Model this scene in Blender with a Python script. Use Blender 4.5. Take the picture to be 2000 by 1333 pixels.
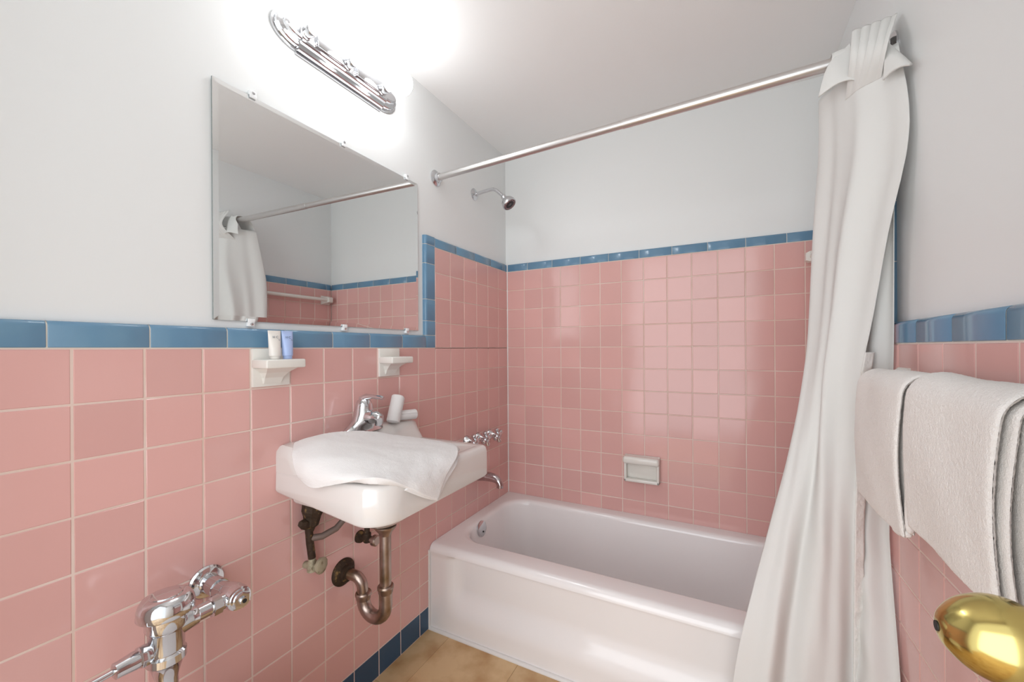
import bpy, bmesh, math, random
from mathutils import Vector, Matrix
from math import sin, cos, pi, sqrt, radians
random.seed(7)
S = bpy.context.scene
C = S.collection
for o in list(bpy.data.objects): bpy.data.objects.remove(o)
Z0 = 1.175                      # height of the tile course under the blue border
# ------------------------------------------------------------------ camera
cd = bpy.data.cameras.new('camera'); cam = bpy.data.objects.new('camera', cd); C.objects.link(cam)
S.camera = cam
F = 785.97
cd.sensor_width = 36; cd.lens = F/2000*36
cd.shift_x = -15.68/2000; cd.shift_y = 15.10/2000
cd.clip_start = 0.02
fw = Vector((-0.45502, 0.89048, 0)); rt = Vector((0.890464, 0.455009, -0.006407)); up = Vector((0.0057055, 0.0029154, 0.999979))
m = Matrix((rt, up, -fw)).transposed().to_4x4(); m.translation = Vector((1.11054, -2.01682, -0.00606+Z0))
cam.matrix_world = m
# ------------------------------------------------------------------ world / view
S.view_settings.view_transform = 'Standard'; S.view_settings.look = 'None'
S.view_settings.gamma = 1; S.view_settings.use_curve_mapping = False
S.view_settings.exposure = 1.48
w = bpy.data.worlds.new('ambient_fill'); S.world = w; w.use_nodes = True  # added even ambient fill, entering by the front opening
w.node_tree.nodes['Background'].inputs[0].default_value = (0.93, 0.96, 1, 1)
w.node_tree.nodes['Background'].inputs[1].default_value = 0.55
BULB = 6.0
def area_light(name, loc, rot, sx, sy, power, col):
    l = bpy.data.lights.new(name, 'AREA'); l.shape = 'RECTANGLE'; l.size = sx; l.size_y = sy; l.energy = power; l.color = col
    o = bpy.data.objects.new(name, l); C.objects.link(o); o.location = loc; o.rotation_euler = rot
    return o
# added fill light behind the camera, lifting what the bulbs leave dark
area_light('doorway_fill', (0.85, -3.3, 1.30), (radians(90), 0, radians(0)), 2.6, 2.3, 16, (0.95, 0.98, 1))

# ------------------------------------------------------------------ materials
def mat(name, col, rough=0.5, metal=0.0, spec=0.5, coat=0.0, bump=None, noise=None, var=None, trans=None):
    """bump=(scale,strength,dist)  noise=(scale,col2,lo,hi)  var=island brightness variation"""
    M = bpy.data.materials.new(name); M.use_nodes = True
    N = M.node_tree.nodes; L = M.node_tree.links; P = N['Principled BSDF']
    P.inputs['Base Color'].default_value = (*col, 1); P.inputs['Roughness'].default_value = rough
    P.inputs['Metallic'].default_value = metal; P.inputs['Specular IOR Level'].default_value = spec
    P.inputs['Coat Weight'].default_value = coat; P.inputs['Coat Roughness'].default_value = 0.04
    tc = N.new('ShaderNodeTexCoord'); last = None
    if noise:
        t = N.new('ShaderNodeTexNoise'); t.inputs['Scale'].default_value = noise[0]; t.inputs['Detail'].default_value = 6
        L.new(tc.outputs['Object'], t.inputs['Vector'])
        r = N.new('ShaderNodeMapRange'); r.inputs[1].default_value = noise[2]; r.inputs[2].default_value = noise[3]
        L.new(t.outputs['Fac'], r.inputs[0])
        x = N.new('ShaderNodeMix'); x.data_type = 'RGBA'; x.inputs[6].default_value = (*col, 1); x.inputs[7].default_value = (*noise[1], 1)
        L.new(r.outputs[0], x.inputs[0]); last = x.outputs[2]
    if var:
        g = N.new('ShaderNodeNewGeometry'); r = N.new('ShaderNodeMapRange')
        r.inputs[3].default_value = 1-var; r.inputs[4].default_value = 1+var
        L.new(g.outputs['Random Per Island'], r.inputs[0])
        x = N.new('ShaderNodeMix'); x.data_type = 'RGBA'; x.blend_type = 'MULTIPLY'; x.inputs[0].default_value = 1
        if last: L.new(last, x.inputs[6])
        else: x.inputs[6].default_value = (*col, 1)
        L.new(r.outputs[0], x.inputs[7]); last = x.outputs[2]
    if last: L.new(last, P.inputs['Base Color'])
    if bump:
        t = N.new('ShaderNodeTexNoise'); t.inputs['Scale'].default_value = bump[0]; t.inputs['Detail'].default_value = 4
        L.new(tc.outputs['Object'], t.inputs['Vector'])
        b = N.new('ShaderNodeBump'); b.inputs['Strength'].default_value = bump[1]; b.inputs['Distance'].default_value = bump[2]
        L.new(t.outputs['Fac'], b.inputs['Height']); L.new(b.outputs['Normal'], P.inputs['Normal'])
    if trans:
        tr = N.new('ShaderNodeBsdfTranslucent'); tr.inputs[0].default_value = (*col, 1)
        mx = N.new('ShaderNodeMixShader'); mx.inputs[0].default_value = trans
        out = N['Material Output']; L.new(P.outputs[0], mx.inputs[1]); L.new(tr.outputs[0], mx.inputs[2]); L.new(mx.outputs[0], out.inputs[0])
    return M
def emis(name, col, st):
    M = bpy.data.materials.new(name); M.use_nodes = True; P = M.node_tree.nodes['Principled BSDF']
    P.inputs['Base Color'].default_value = (*col, 1); P.inputs['Emission Color'].default_value = (*col, 1); P.inputs['Emission Strength'].default_value = st
    return M
PL = mat('white_wall_paint', (0.79, 0.805, 0.80), 0.42, bump=(9, 0.10, 0.004))
CE = mat('ceiling_paint', (0.92, 0.925, 0.92), 0.5, bump=(7, 0.08, 0.004))
PK = mat('pink_glazed_tile', (0.70, 0.405, 0.375), 0.13, spec=0.5, var=0.05, bump=(14, 0.10, 0.004))
GR = mat('tile_grout', (0.70, 0.53, 0.45), 0.8, noise=(5, (0.76, 0.62, 0.56), 0.35, 0.65))
BL = mat('blue_glazed_tile', (0.125, 0.25, 0.38), 0.14, spec=0.55, var=0.07, noise=(8, (0.145, 0.28, 0.40), 0.4, 0.7))
DB = mat('dark_blue_base_tile', (0.030, 0.078, 0.145), 0.25, var=0.15)
PO = mat('white_porcelain', (0.72, 0.69, 0.665), 0.09, spec=0.6, coat=0.3)
TU = mat('bathtub_enamel', (0.88, 0.855, 0.85), 0.13, spec=0.55, coat=0.2, bump=(6, 0.05, 0.004))
CR2 = mat('ceramic_fitting', (0.76, 0.74, 0.69), 0.16, spec=0.5)
CH = mat('chrome', (0.66, 0.67, 0.69), 0.08, metal=1)
CHW = mat('worn_rod_chrome', (0.66, 0.645, 0.635), 0.34, metal=1, bump=(30, 0.05, 0.002))
OLD = mat('tarnished_pipe', (0.42, 0.33, 0.29), 0.30, metal=0.9, noise=(16, (0.22, 0.16, 0.10), 0.42, 0.68), bump=(60, 0.25, 0.002))
RUST = mat('rusted_brass', (0.055, 0.035, 0.022), 0.65, metal=0.5, noise=(45, (0.35, 0.22, 0.08), 0.58, 0.72), bump=(90, 0.8, 0.004))
HOSE = mat('grey_supply_hose', (0.20, 0.15, 0.13), 0.5, metal=0.3, bump=(200, 0.3, 0.001))
VK = mat('corroded_valve_knob', (0.42, 0.38, 0.27), 0.55, metal=0.3, noise=(60, (0.16, 0.12, 0.07), 0.5, 0.75))
BR = mat('polished_brass', (0.56, 0.45, 0.16), 0.16, metal=1, noise=(9, (0.42, 0.31, 0.10), 0.5, 0.8))
DBR = mat('dull_brass', (0.38, 0.28, 0.12), 0.35, metal=1)
MI = mat('mirror_silver', (0.80, 0.82, 0.82), 0.005, metal=1)
ME = mat('mirror_edge', (0.30, 0.34, 0.34), 0.15, metal=0.7)
CL = mat('clear_plastic_clip', (0.85, 0.87, 0.88), 0.08, spec=0.8)
TW = mat("terry_white", (0.82, 0.80, 0.79), 0.95, spec=0.1, bump=(560, 0.5, 0.003))
TG = mat('terry_offwhite', (0.82, 0.79, 0.76), 0.95, spec=0.1, bump=(560, 0.5, 0.003))
CU = mat('curtain_cloth', (0.86, 0.86, 0.84), 0.7, spec=0.2, trans=0.22, bump=(420, 0.15, 0.001))
SEAM = mat('curtain_hem', (0.82, 0.81, 0.78), 0.6, spec=0.2, bump=(45, 0.9, 0.006))
BK = mat('black_gap', (0.01, 0.01, 0.01), 0.6)
FLm = mat('floor_vinyl', (0.66, 0.46, 0.25), 0.30, noise=(7.5, (0.42, 0.22, 0.08), 0.42, 0.70), var=0.06)
SEAMF = mat('floor_seam', (0.20, 0.10, 0.03), 0.7)
CK = mat('white_caulk', (0.80, 0.78, 0.76), 0.5)
T1 = mat('cream_tube_plastic', (0.82, 0.79, 0.74), 0.35)
T2 = mat('blue_tube_plastic', (0.42, 0.54, 0.84), 0.35)
INK = mat('tube_print', (0.12, 0.16, 0.22), 0.5)
DK = mat('shower_nozzle_rubber', (0.03, 0.025, 0.03), 0.5)
NZ = mat('nozzle_ring', (0.30, 0.20, 0.20), 0.3, metal=0.6)
DW = mat('door_paint', (0.74, 0.73, 0.70), 0.4)
LAMP = emis('lit_bulb_glass', (0.97, 0.985, 1.0), BULB)

# ------------------------------------------------------------------ mesh builder
class B:
    def __init__(s): s.v = []; s.f = []; s.m = []; s.s = []
    def add(s, vs, fs, mi=0, sm=False):
        o = len(s.v); s.v += [Vector(p) for p in vs]
        for f in fs: s.f.append([i+o for i in f]); s.m.append(mi); s.s.append(sm)
        return o
    def box(s, a, b, mi=0, bev=0.0, seg=2):
        bm = bmesh.new(); bmesh.ops.create_cube(bm, size=1)
        for v in bm.verts:
            v.co = Vector([(a[i]+b[i])/2 + v.co[i]*(b[i]-a[i]) for i in range(3)])
        if bev: bmesh.ops.bevel(bm, geom=bm.edges[:], offset=bev, segments=seg, profile=0.5, affect='EDGES')
        bm.verts.index_update()
        s.add([v.co for v in bm.verts], [[v.index for v in f.verts] for f in bm.faces], mi, bev > 0); bm.free()
    def loops(s, L, mi=0, sm=True, cap0=True, cap1=True, closed=True):
        n = len(L[0]); o = s.add([p for l in L for p in l], [], mi)
        for i in range(len(L)-1):
            for j in range(n if closed else n-1):
                k = (j+1) % n
                s.f.append([o+i*n+j, o+i*n+k, o+(i+1)*n+k, o+(i+1)*n+j]); s.m.append(mi); s.s.append(sm)
        if cap0: s.f.append([o+j for j in reversed(range(n))]); s.m.append(mi); s.s.append(sm and False)
        if cap1: s.f.append([o+(len(L)-1)*n+j for j in range(n)]); s.m.append(mi); s.s.append(False)
    def lathe(s, org, ax, prof, mi=0, n=32, ref=None, sm=True, cap=True):
        ax = Vector(ax).normalized(); a = Vector(ref) if ref else (Vector((0, 0, 1)) if abs(ax.z) < .9 else Vector((1, 0, 0)))
        u = (a - ax*a.dot(ax)).normalized(); w_ = ax.cross(u); org = Vector(org)
        L = [[org+ax*t+(u*cos(2*pi*j/n)+w_*sin(2*pi*j/n))*max(r, 1e-5) for j in range(n)] for t, r in prof]
        s.loops(L, mi, sm, cap, cap)
    def tube(s, pts, r, mi=0, n=16, cap=True):
        pts = [Vector(p) for p in pts]; rr = r if isinstance(r, (list, tuple)) else [r]*len(pts)
        L = []; u = None
        for i, p in enumerate(pts):
            t = (pts[min(i+1, len(pts)-1)]-pts[max(i-1, 0)]).normalized()
            if u is None:
                a = Vector((0, 0, 1)) if abs(t.z) < .9 else Vector((1, 0, 0)); u = (a-t*a.dot(t)).normalized()
            else: u = (u-t*u.dot(t)).normalized()
            w_ = t.cross(u)
            L.append([p+(u*cos(2*pi*j/n)+w_*sin(2*pi*j/n))*rr[i] for j in range(n)])
        s.loops(L, mi, True, cap, cap)
    def grid(s, fn, nu, nv, mi=0, sm=True):
        o = s.add([fn(i/nu, j/nv) for j in range(nv+1) for i in range(nu+1)], [], mi)
        for j in range(nv):
            for i in range(nu):
                a = o+j*(nu+1)+i; s.f.append([a, a+1, a+nu+2, a+nu+1]); s.m.append(mi); s.s.append(sm)
    def build(s, name, mats, parent=None, kind=None, label=None, cat=None, group=None, recalc=True, loc=None):
        me = bpy.data.meshes.new(name); vs = s.v
        if loc is not None: L_ = Vector(loc); vs = [v-L_ for v in vs]
        me.from_pydata([tuple(v) for v in vs], [], s.f)
        for M in (mats if isinstance(mats, (list, tuple)) else [mats]): me.materials.append(M)
        for p, mi, sm in zip(me.polygons, s.m, s.s): p.material_index = mi; p.use_smooth = sm
        if any(s.s): me.set_sharp_from_angle(angle=radians(42))
        if recalc:
            bm = bmesh.new(); bm.from_mesh(me); bmesh.ops.recalc_face_normals(bm, faces=bm.faces); bm.to_mesh(me); bm.free()
        o = bpy.data.objects.new(name, me); C.objects.link(o)
        if loc is not None: o.location = loc
        if parent is not None:
            o.parent = parent; o.matrix_parent_inverse = Matrix.Translation(-world_loc(parent))
        if kind: o['kind'] = kind
        if label: o['label'] = label
        if cat: o['category'] = cat
        if group: o['group'] = group
        return o
def world_loc(o):
    p = Vector(o.location)
    # parts are built in world coordinates; their own location is zero
    return p
def thing(name, label, cat, loc, group=None):
    o = bpy.data.objects.new(name, None); C.objects.link(o); o.location = loc; o.empty_display_size = 0.05
    o['label'] = label; o['category'] = cat
    if group: o['group'] = group
    return o
def solid(o, th, off=0):
    md = o.modifiers.new('thick', 'SOLIDIFY'); md.thickness = th; md.offset = off; return o
def sub(o, n=1):
    md = o.modifiers.new('sub', 'SUBSURF'); md.levels = n; md.render_levels = n; return o
TX = bpy.data.textures.new('terry_loops', 'CLOUDS'); TX.noise_scale = .0035; TX.noise_depth = 1
TX2 = bpy.data.textures.new('cloth_puff', 'CLOUDS'); TX2.noise_scale = .06; TX2.noise_depth = 1
def fuzz(o, lv=2, st=.0014, puff=.0016):
    md = o.modifiers.new('soft', 'SUBSURF'); md.levels = lv; md.render_levels = lv
    for nm, tx, a in (('loops', TX, st), ('puff', TX2, puff)):
        md = o.modifiers.new(nm, 'DISPLACE'); md.texture = tx; md.strength = a; md.mid_level = .5; md.texture_coords = 'LOCAL'
    return o
def Z(z): return z+Z0
def cr(P, t):
    """Catmull-Rom through tuples, t in 0..1"""
    n = len(P)-1; x = min(max(t, 0), 1)*n; i = min(int(x), n-1); f = x-i
    a, b, c, d = P[max(i-1, 0)], P[i], P[i+1], P[min(i+2, n)]
    return tuple(0.5*(2*b[k]+(c[k]-a[k])*f+(2*a[k]-5*b[k]+4*c[k]-d[k])*f*f+(3*b[k]-a[k]-3*c[k]+d[k])*f**3) for k in range(len(b)))
def sm_(a, b, x):
    t = min(max((x-a)/(b-a), 0), 1); return t*t*(3-2*t)

# ------------------------------------------------------------------ room shell
T = 0.108; R = 1.468; RP = 1.490; LP = -0.018; YF = -2.14; HC = 2.279
def tile(b, O, U, V, N, u0, u1, v0, v1, mi=1, g=0.0011, bv=0.0022, dep=0.0022):
    O, U, V, N = map(Vector, (O, U, V, N)); r = random.uniform
    if u1-u0 < .008 or v1-v0 < .008: return
    c = [(u0+g, v0+g), (u1-g, v0+g), (u1-g, v1-g), (u0+g, v1-g)]
    k = [(u0+g+bv, v0+g+bv), (u1-g-bv, v0+g+bv), (u1-g-bv, v1-g-bv), (u0+g+bv, v1-g-bv)]
    ti, tj = r(-.0003, .0003), r(-.0003, .0003)
    hs = [-ti-tj, ti-tj, ti+tj, -ti+tj]
    vs = [O+U*x+V*y-N*dep for x, y in c]+[O+U*x+V*y+N*h for (x, y), h in zip(k, hs)]
    b.add(vs, [(0, 1, 5, 4), (1, 2, 6, 5), (2, 3, 7, 6), (3, 0, 4, 7), (4, 5, 6, 7)], mi, False)
def bounds(off, lo, hi):
    """tile joints k*T+off between lo and hi"""
    k = math.ceil((lo-off)/T); out = [lo]
    while k*T+off < hi-1e-6:
        if k*T+off > lo+1e-6: out.append(k*T+off)
        k += 1
    return out+[hi]
def field(b, O, U, V, N, ub, vb, **k):
    for i in range(len(ub)-1):
        for j in range(len(vb)-1): tile(b, O, U, V, N, ub[i], ub[i+1], vb[j], vb[j+1], **k)
oL, oB, oR = 0.0056, 0.0007, -0.027
YV = -0.642   # inner edge of the vertical blue border
# left wall
b = B()
b.box((LP-.1, YF-.1, -.05), (LP, .1, HC+.05), 0)
b.box((LP-.005, YF, 0), (-.0012, .0, Z(0)), 2); b.box((LP-.005, YV, Z(0)-.01), (-.0012, .0, Z(.432)), 2)
rows = [Z(-k*T) for k in range(10, -1, -1)]
field(b, (0, 0, 0), (0, 1, 0), (0, 0, 1), (1, 0, 0), bounds(oL, YF, 0), rows)
field(b, (0, 0, 0), (0, 1, 0), (0, 0, 1), (1, 0, 0), bounds(oL, YV, 0), [Z(k*T) for k in range(0, 5)])
b.build('wall_left', [PL, PK, GR], kind='structure', recalc=False)
# back wall
b = B()
b.box((LP-.1, .018, -.05), (RP+.1, .12, HC+.05), 0)
b.box((0, .0012, .2), (R, .02, Z(.432)), 2)
field(b, (0, 0, 0), (1, 0, 0), (0, 0, 1), (0, -1, 0), bounds(oB, 0, R), [Z(k*T) for k in range(-8, 5)])
b.build('wall_back', [PL, PK, GR], kind='structure', recalc=False)
# right wall
b = B()
b.box((RP, YF-.1, -.05), (RP+.1, .1, HC+.05), 0)
b.box((R+.0012, YF, 0), (RP+.005, 0, Z(0)), 2); b.box((R+.0012, YV, Z(0)-.01), (RP+.005, 0, Z(.432)), 2)
field(b, (R, 0, 0), (0, 1, 0), (0, 0, 1), (-1, 0, 0), bounds(oR, YF, 0), rows)
field(b, (R, 0, 0), (0, 1, 0), (0, 0, 1), (-1, 0, 0), bounds(oR, YV, 0), [Z(k*T) for k in range(0, 5)])
b.build('wall_right', [PL, PK, GR], kind='structure', recalc=False)
# front wall (behind the camera, unseen), opening enlarged to spread the fill light
b = B(); DX0, DX1, DH = 0.25, 1.385, 2.12
b.box((LP-.1, YF-.1, -.05), (DX0, YF, HC+.05)); b.box((DX1, YF-.1, -.05), (RP+.1, YF, HC+.05)); b.box((DX0, YF-.1, DH), (DX1, YF, HC+.05))
b.build('wall_front', [PL], kind='structure')
b = B()
b.box((DX0-.06, YF, 0), (DX0, YF+.015, DH+.06), 0, .003); b.box((DX0-.06, YF, DH), (DX1+.06, YF+.015, DH+.06), 0, .003); b.box((DX1, YF, 0), (DX1+.05, YF+.015, DH+.06), 0, .003)
b.build('trim_9', [DW], kind='structure')
b = B(); b.box((LP-.1, YF-.1, HC), (RP+.1, .12, HC+.1)); b.build('ceiling', [CE], kind='structure')
# floor
b = B(); b.box((LP-.1, YF-1.2, -.06), (RP+.1, .1, -.0012), 1)
fx = [LP-.1, .105, .42, .725, 1.03, 1.335, RP+.1]; fy = [YF-1.2, -3.12, -2.815, -2.51, -2.205, -1.90, -1.595, -1.29, -.985, -.68, -.37]
for i in range(len(fx)-1):
    for j in range(len(fy)-1): tile(b, (0, 0, 0), (1, 0, 0), (0, 1, 0), (0, 0, 1), fx[i], fx[i+1], fy[j], fy[j+1], mi=0, g=.0004, bv=.0008, dep=.0010)
b.build('floor', [FLm, SEAMF], kind='structure', recalc=False)

# blue bullnose border tiles: real tiles with a rounded outer edge
def bull(b, A, D, Up, N, L, h, cuts, back, mi=0, e0=0, e1=0):
    """A: start on tile face at the inner edge; D along; Up towards the rounded edge; N out of the wall"""
    A, D, Up, N = map(Vector, (A, D, Up, N)); r = .011; g = .0011
    prof = [(0.0008, -.003), (.0025, 0.0006)] + [(h-r+r*sin(a), .0006-r+r*cos(a)) for a in [i*pi/2/6 for i in range(7)]] + [(h, -back)]
    cs = [0]+[c for c in cuts if 0 < c < L]+[L]
    for s0, s1 in zip(cs[:-1], cs[1:]):
        j = random.uniform(-.0003, .0003)
        ls = [[A+D*s+Up*p+N*(q+j) for p, q in prof] for s in (s0+g, s0+g+.0015, s1-g-.0015, s1-g)]
        ls[0] = [p-N*.0012-Up*0 for p in ls[0]]; ls[-1] = [p-N*.0012 for p in ls[-1]]
        b.loops(ls, mi, True, False, False, closed=False)
    # grout core just inside the tiles
    prof2 = [(0.0, -.006), (0.0, -.0012)] + [(h-r+(r-.0013)*sin(a), -.0010-(r-.0013)+(r-.0013)*cos(a)) for a in [i*pi/2/6 for i in range(7)]] + [(h-.0013, -back)]
    b.loops([[A+D*s+Up*p+N*q for p, q in prof2] for s in (0, L)], 1, True, False, False, closed=False)
BH = .052; BHT = .043
GRW = mat('pale_border_grout', (0.66, 0.62, 0.56), 0.8)
b = B()   # left wall, wainscot
bull(b, (0, YF, Z(0)), (0, 1, 0), (0, 0, 1), (1, 0, 0), -YF-.703, BH, [y-YF for y in (-2.058, -1.906, -1.754, -1.605, -1.453, -1.301, -1.149, -.999, -.840)], .018)
b.build('trim_1', [BL, GRW], kind='structure')
b = B()   # vertical at the tub
bull(b, (0, YV, Z(.0)), (0, 0, 1), (0, -1, 0), (1, 0, 0), .475, .060, [z for z in (.053, .114, .205, .356, .436)], .018)
b.build('trim_2', [BL, GRW], kind='structure')
b = B()   # left wall over the tub
bull(b, (0, YV, Z(.432)), (0, 1, 0), (0, 0, 1), (1, 0, 0), -YV, BHT, [y-YV for y in (-.487, -.334, -.180, -.026)], .018)
b.build('trim_3', [BL, GRW], kind='structure')
b = B()   # back wall
bull(b, (0, 0, Z(.432)), (1, 0, 0), (0, 0, 1), (0, -1, 0), R, BHT, (.129, .277, .436, .585, .736, .887, 1.04, 1.191, 1.342), .018)
b.build('trim_4', [BL, GRW], kind='structure')
b = B()   # right wall
bull(b, (R, YF, Z(0)), (0, 1, 0), (0, 0, 1), (-1, 0, 0), -YF-.703, BH, [y-YF for y in (-1.95, -1.80, -1.645, -1.492, -1.340, -1.187, -1.032, -.88)], .023)
b.build('trim_5', [BL, GRW], kind='structure')
b = B()
bull(b, (R, YV, Z(0)), (0, 0, 1), (0, -1, 0), (-1, 0, 0), .475, .060, (.053, .205, .356, .436), .023)
b.build('trim_6', [BL, GRW], kind='structure')
b = B()
bull(b, (R, YV, Z(.432)), (0, 1, 0), (0, 0, 1), (-1, 0, 0), -YV, BHT, [.15, .30, .45, .60], .023)
b.build('trim_7', [BL, GRW], kind='structure')
# dark blue base course
b = B()
field(b, (.0002, 0, 0), (0, 1, 0), (0, 0, 1), (1, 0, 0), bounds(oL, YF, -.697), [0.0, Z(-1.08)], mi=0)
b.build('baseboard_left', [DB], kind='structure', recalc=False)
b = B()
field(b, (R-.0002, 0, 0), (0, 1, 0), (0, 0, 1), (-1, 0, 0), bounds(oR, YF, -.697), [0.0, Z(-1.08)], mi=0)
b.build('baseboard_right', [DB], kind='structure', recalc=False)
# caulk bead along the tub foot and up its corner
b = B()
b.tube([(0, -.692, .002), (R, -.692, .002)], .009, 0, 10); b.tube([(.001, -.696, .0), (.001, -.694, .33)], .0045, 0, 8)
b.tube([(0.001, -.001, Z(-.82)), (0.001, -.001, Z(.475))], .0035, 0, 8)
b.build('trim_8', [CK], kind='structure')

# ------------------------------------------------------------------ bathtub
def rrect(x0, x1, y0, y1, r, z, n=12, zf=None):
    """rounded rectangle, r = radii (x1y0, x1y1, x0y1, x0y0)"""
    if not isinstance(r, (tuple, list)): r = (r,)*4
    P = []
    for (cx, cy, a0, rr) in ((x1-r[0], y0+r[0], -pi/2, r[0]), (x1-r[1], y1-r[1], 0, r[1]), (x0+r[2], y1-r[2], pi/2, r[2]), (x0+r[3], y0+r[3], pi, r[3])):
        for i in range(n+1):
            a = a0+pi/2*i/n; x = cx+rr*cos(a); y = cy+rr*sin(a); P.append(Vector((x, y, zf(x, y) if zf else z)))
    return P
TZ = Z(-.822)
tub = thing('bathtub', 'long white enamel bathtub with a recessed front apron under the shower', 'bathtub', (0.73, -0.35, 0))
b = B(); X0, X1, Y0, Y1 = .001, R-.001, -.693, -.001
def tl(d, z, rr=.004): return rrect(X0, X1, Y0+d, Y1, (rr, rr, rr, rr), z)
L = []
for a in [i*pi/2/6 for i in range(7)]:   # rolled front rim
    rr = .028; z = TZ-rr+rr*sin(a); L.append(rrect(X0, X1, Y0+rr-rr*cos(a), Y1, (.004, .004, .004, .004), z))
L.append(rrect(X0+.02, X1-.02, Y0+.055, Y1-.025, .05, TZ+.001))
for i in range(7):                        # shoulder rolling into the basin
    a = pi/2*i/6; q = .022
    L.append(rrect(X0+.045+q*sin(a), X1-.05-q*sin(a), Y0+.092+q*sin(a), Y1-.052-q*sin(a), .13, TZ-q+q*cos(a)))
for t in (.25, .5, .7, .85):
    L.append(rrect(X0+.067+.05*t, X1-.07-.22*t, Y0+.114+.05*t, Y1-.074-.04*t, .13, TZ-.022-.31*t))
for i in range(1, 7):
    a = pi/2*i/6
    L.append(rrect(X0+.11+.10*sin(a)*.9, X1-.27-.10*sin(a), Y0+.16+.06*sin(a), Y1-.11-.05*sin(a), .12, TZ-.30-.045*(1-cos(a))))
b.loops(L, 0, True, False, True)
# apron with its recessed panel
def apr(u, v):
    x = X0+(X1-X0)*u; z = 0.004+(TZ-.028-.004)*v
    lo = Z(-1.105); hi = Z(-.862); mid = Z(-.985)
    mx = sm_(.085, .15, x)*(1-sm_(1.33, 1.40, x))
    pz = sm_(lo, mid, z)*(1-sm_(hi, TZ-.03, z))
    toe = .010*(1-sm_(.02, .05, z))*0
    return Vector((x, Y0+.004*(1-sm_(TZ-.05, TZ-.028, z))+.030*mx*pz+toe, z))
b.grid(apr, 90, 46, 0)
b.build('tub_shell', [TU], tub)
b = B(); oc = Vector((.0755, -.3995, Z(-.8605)))
b.lathe(oc+Vector((-.004, 0, 0)), (1, 0, .12), [(0, .036), (.005, .036), (.008, .031), (.010, .012), (.010, 0)], 0, 32)
ovp = b.build('overflow_plate', [CH], tub, label='round chrome plate')
b = B(); b.lathe(oc+Vector((.006, 0, -.012)), (1, 0, .12), [(0, .004), (.004, .004), (.005, .002)], 0, 12)
b.build('screw', [BK], ovp)

# ------------------------------------------------------------------ sink
sink = thing('sink', 'white porcelain wall-hung sink with a raised back ledge', 'sink', (0, -1.084, Z(-.34)))
SX, SY0, SY1 = .388, -1.337, -.833
b = B()
def se(cx, cy, ax, ay, z, e=2.6, n=52):
    P = []
    for i in range(n):
        a = -pi/2+2*pi*(i+.5)/n; c, s_ = cos(a), sin(a)
        P.append(Vector((cx+ax*abs(c)**(2/e)*(1 if c > 0 else -1), cy+ay*abs(s_)**(2/e)*(1 if s_ > 0 else -1), z)))
    return P
def so(d, z, zf=None): return rrect(.0, SX-d, SY0+d, SY1-d, (max(.085-d, .02), max(.028-d, .012), .006, .006), z, 12, zf)
zb = lambda x, y: Z(-.400-.036*min(x/.33, 1))
L = [se(.165, -1.09, .028, .028, Z(-.548)), se(.165, -1.088, .055, .07, Z(-.535)), se(.17, -1.086, .095, .12, Z(-.50)), se(.18, -1.084, .13, .17, Z(-.455)),
     se(.185, -1.084, .165, .215, Z(-.425))]
L += [so(.02, 0, lambda x, y: zb(x, y)+.004), so(.006, 0, zb), so(0, 0, lambda x, y: zb(x, y)+.008), so(0, Z(-.385)), so(0.001, Z(-.352)), so(.005, Z(-.339)), so(.013, Z(-.334)), so(.036, Z(-.335))]
L += [se(.225, -1.084, .125, .205, Z(-.340), 3), se(.225, -1.084, .118, .197, Z(-.352), 3), se(.222, -1.084, .10, .17, Z(-.41)), se(.20, -1.084, .07, .12, Z(-.46)), se(.17, -1.084, .025, .03, Z(-.475))]
b.loops(L, 0, True, True, True)
# raised ledge along the wall
P = [(0, -.36), (0, -.272), (.012, -.267), (.055, -.270), (.068, -.277), (.082, -.305), (.105, -.336), (.12, -.36)]
ls = []
for y, k in ((-1.333, .0), (-1.332, .55), (-1.322, .93), (-1.30, 1), (-1.20, 1), (-1.0, 1), (-.865, 1), (-.845, .93), (-.834, .55), (-.833, 0)):
    ls.append([Vector((x*(.75+.25*k) if i > 1 else x, y+(.0 if k > .9 else 0), Z(-.362 if i in (0, 7) else -.362+(z+.362)*(.62+.38*k)))) for i, (x, z) in enumerate(P)])
b.loops(ls, 0, True, True, True)
b.box((.001, -1.292, Z(-.447)), (.11, -.88, Z(-.38)), 0, .016, 4)
sb = b.build('basin', [PO], sink)
# chrome single-lever faucet
b = B(); fy = -1.084
def ring(cx, cy, ax, ay, z, n=28, tilt=0): return [Vector((cx+ax*cos(2*pi*i/n), cy+ay*sin(2*pi*i/n), Z(z)+tilt*ax*cos(2*pi*i/n))) for i in range(n)]
b.loops([ring(.052, fy, .029, .088, -.272), ring(.052, fy, .029, .086, -.266), ring(.053, fy, .028, .066, -.258), ring(.057, fy, .031, .050, -.247), ring(.062, fy, .033, .038, -.232),
         ring(.064, fy, .031, .032, -.212), ring(.062, fy, .027, .0275, -.194)], 0)
fa = b.build('faucet', [CH], sink, label='chrome single-lever faucet')
b = B()
b.tube([(.055, fy, Z(-.228)), (.09, fy, Z(-.222)), (.125, fy, Z(-.222)), (.138, fy, Z(-.224))], [.027, .023, .0185, .012], 0, 20)
b.build('spout', [CH], fa)
b = B(); b.lathe((.130, fy, Z(-.212)), (0, 0, -1), [(0, .008), (.003, .0135), (.022, .0135), (.024, .012), (.034, .012), (.034, .009)], 0, 24)
b.build('aerator', [CH], fa)
b = B()
b.lathe((.062, fy, Z(-.196)), (.12, 0, 1), [(0, .0275), (.012, .0260), (.024, .0215), (.031, .014), (.034, .0)], 0, 24)
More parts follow.
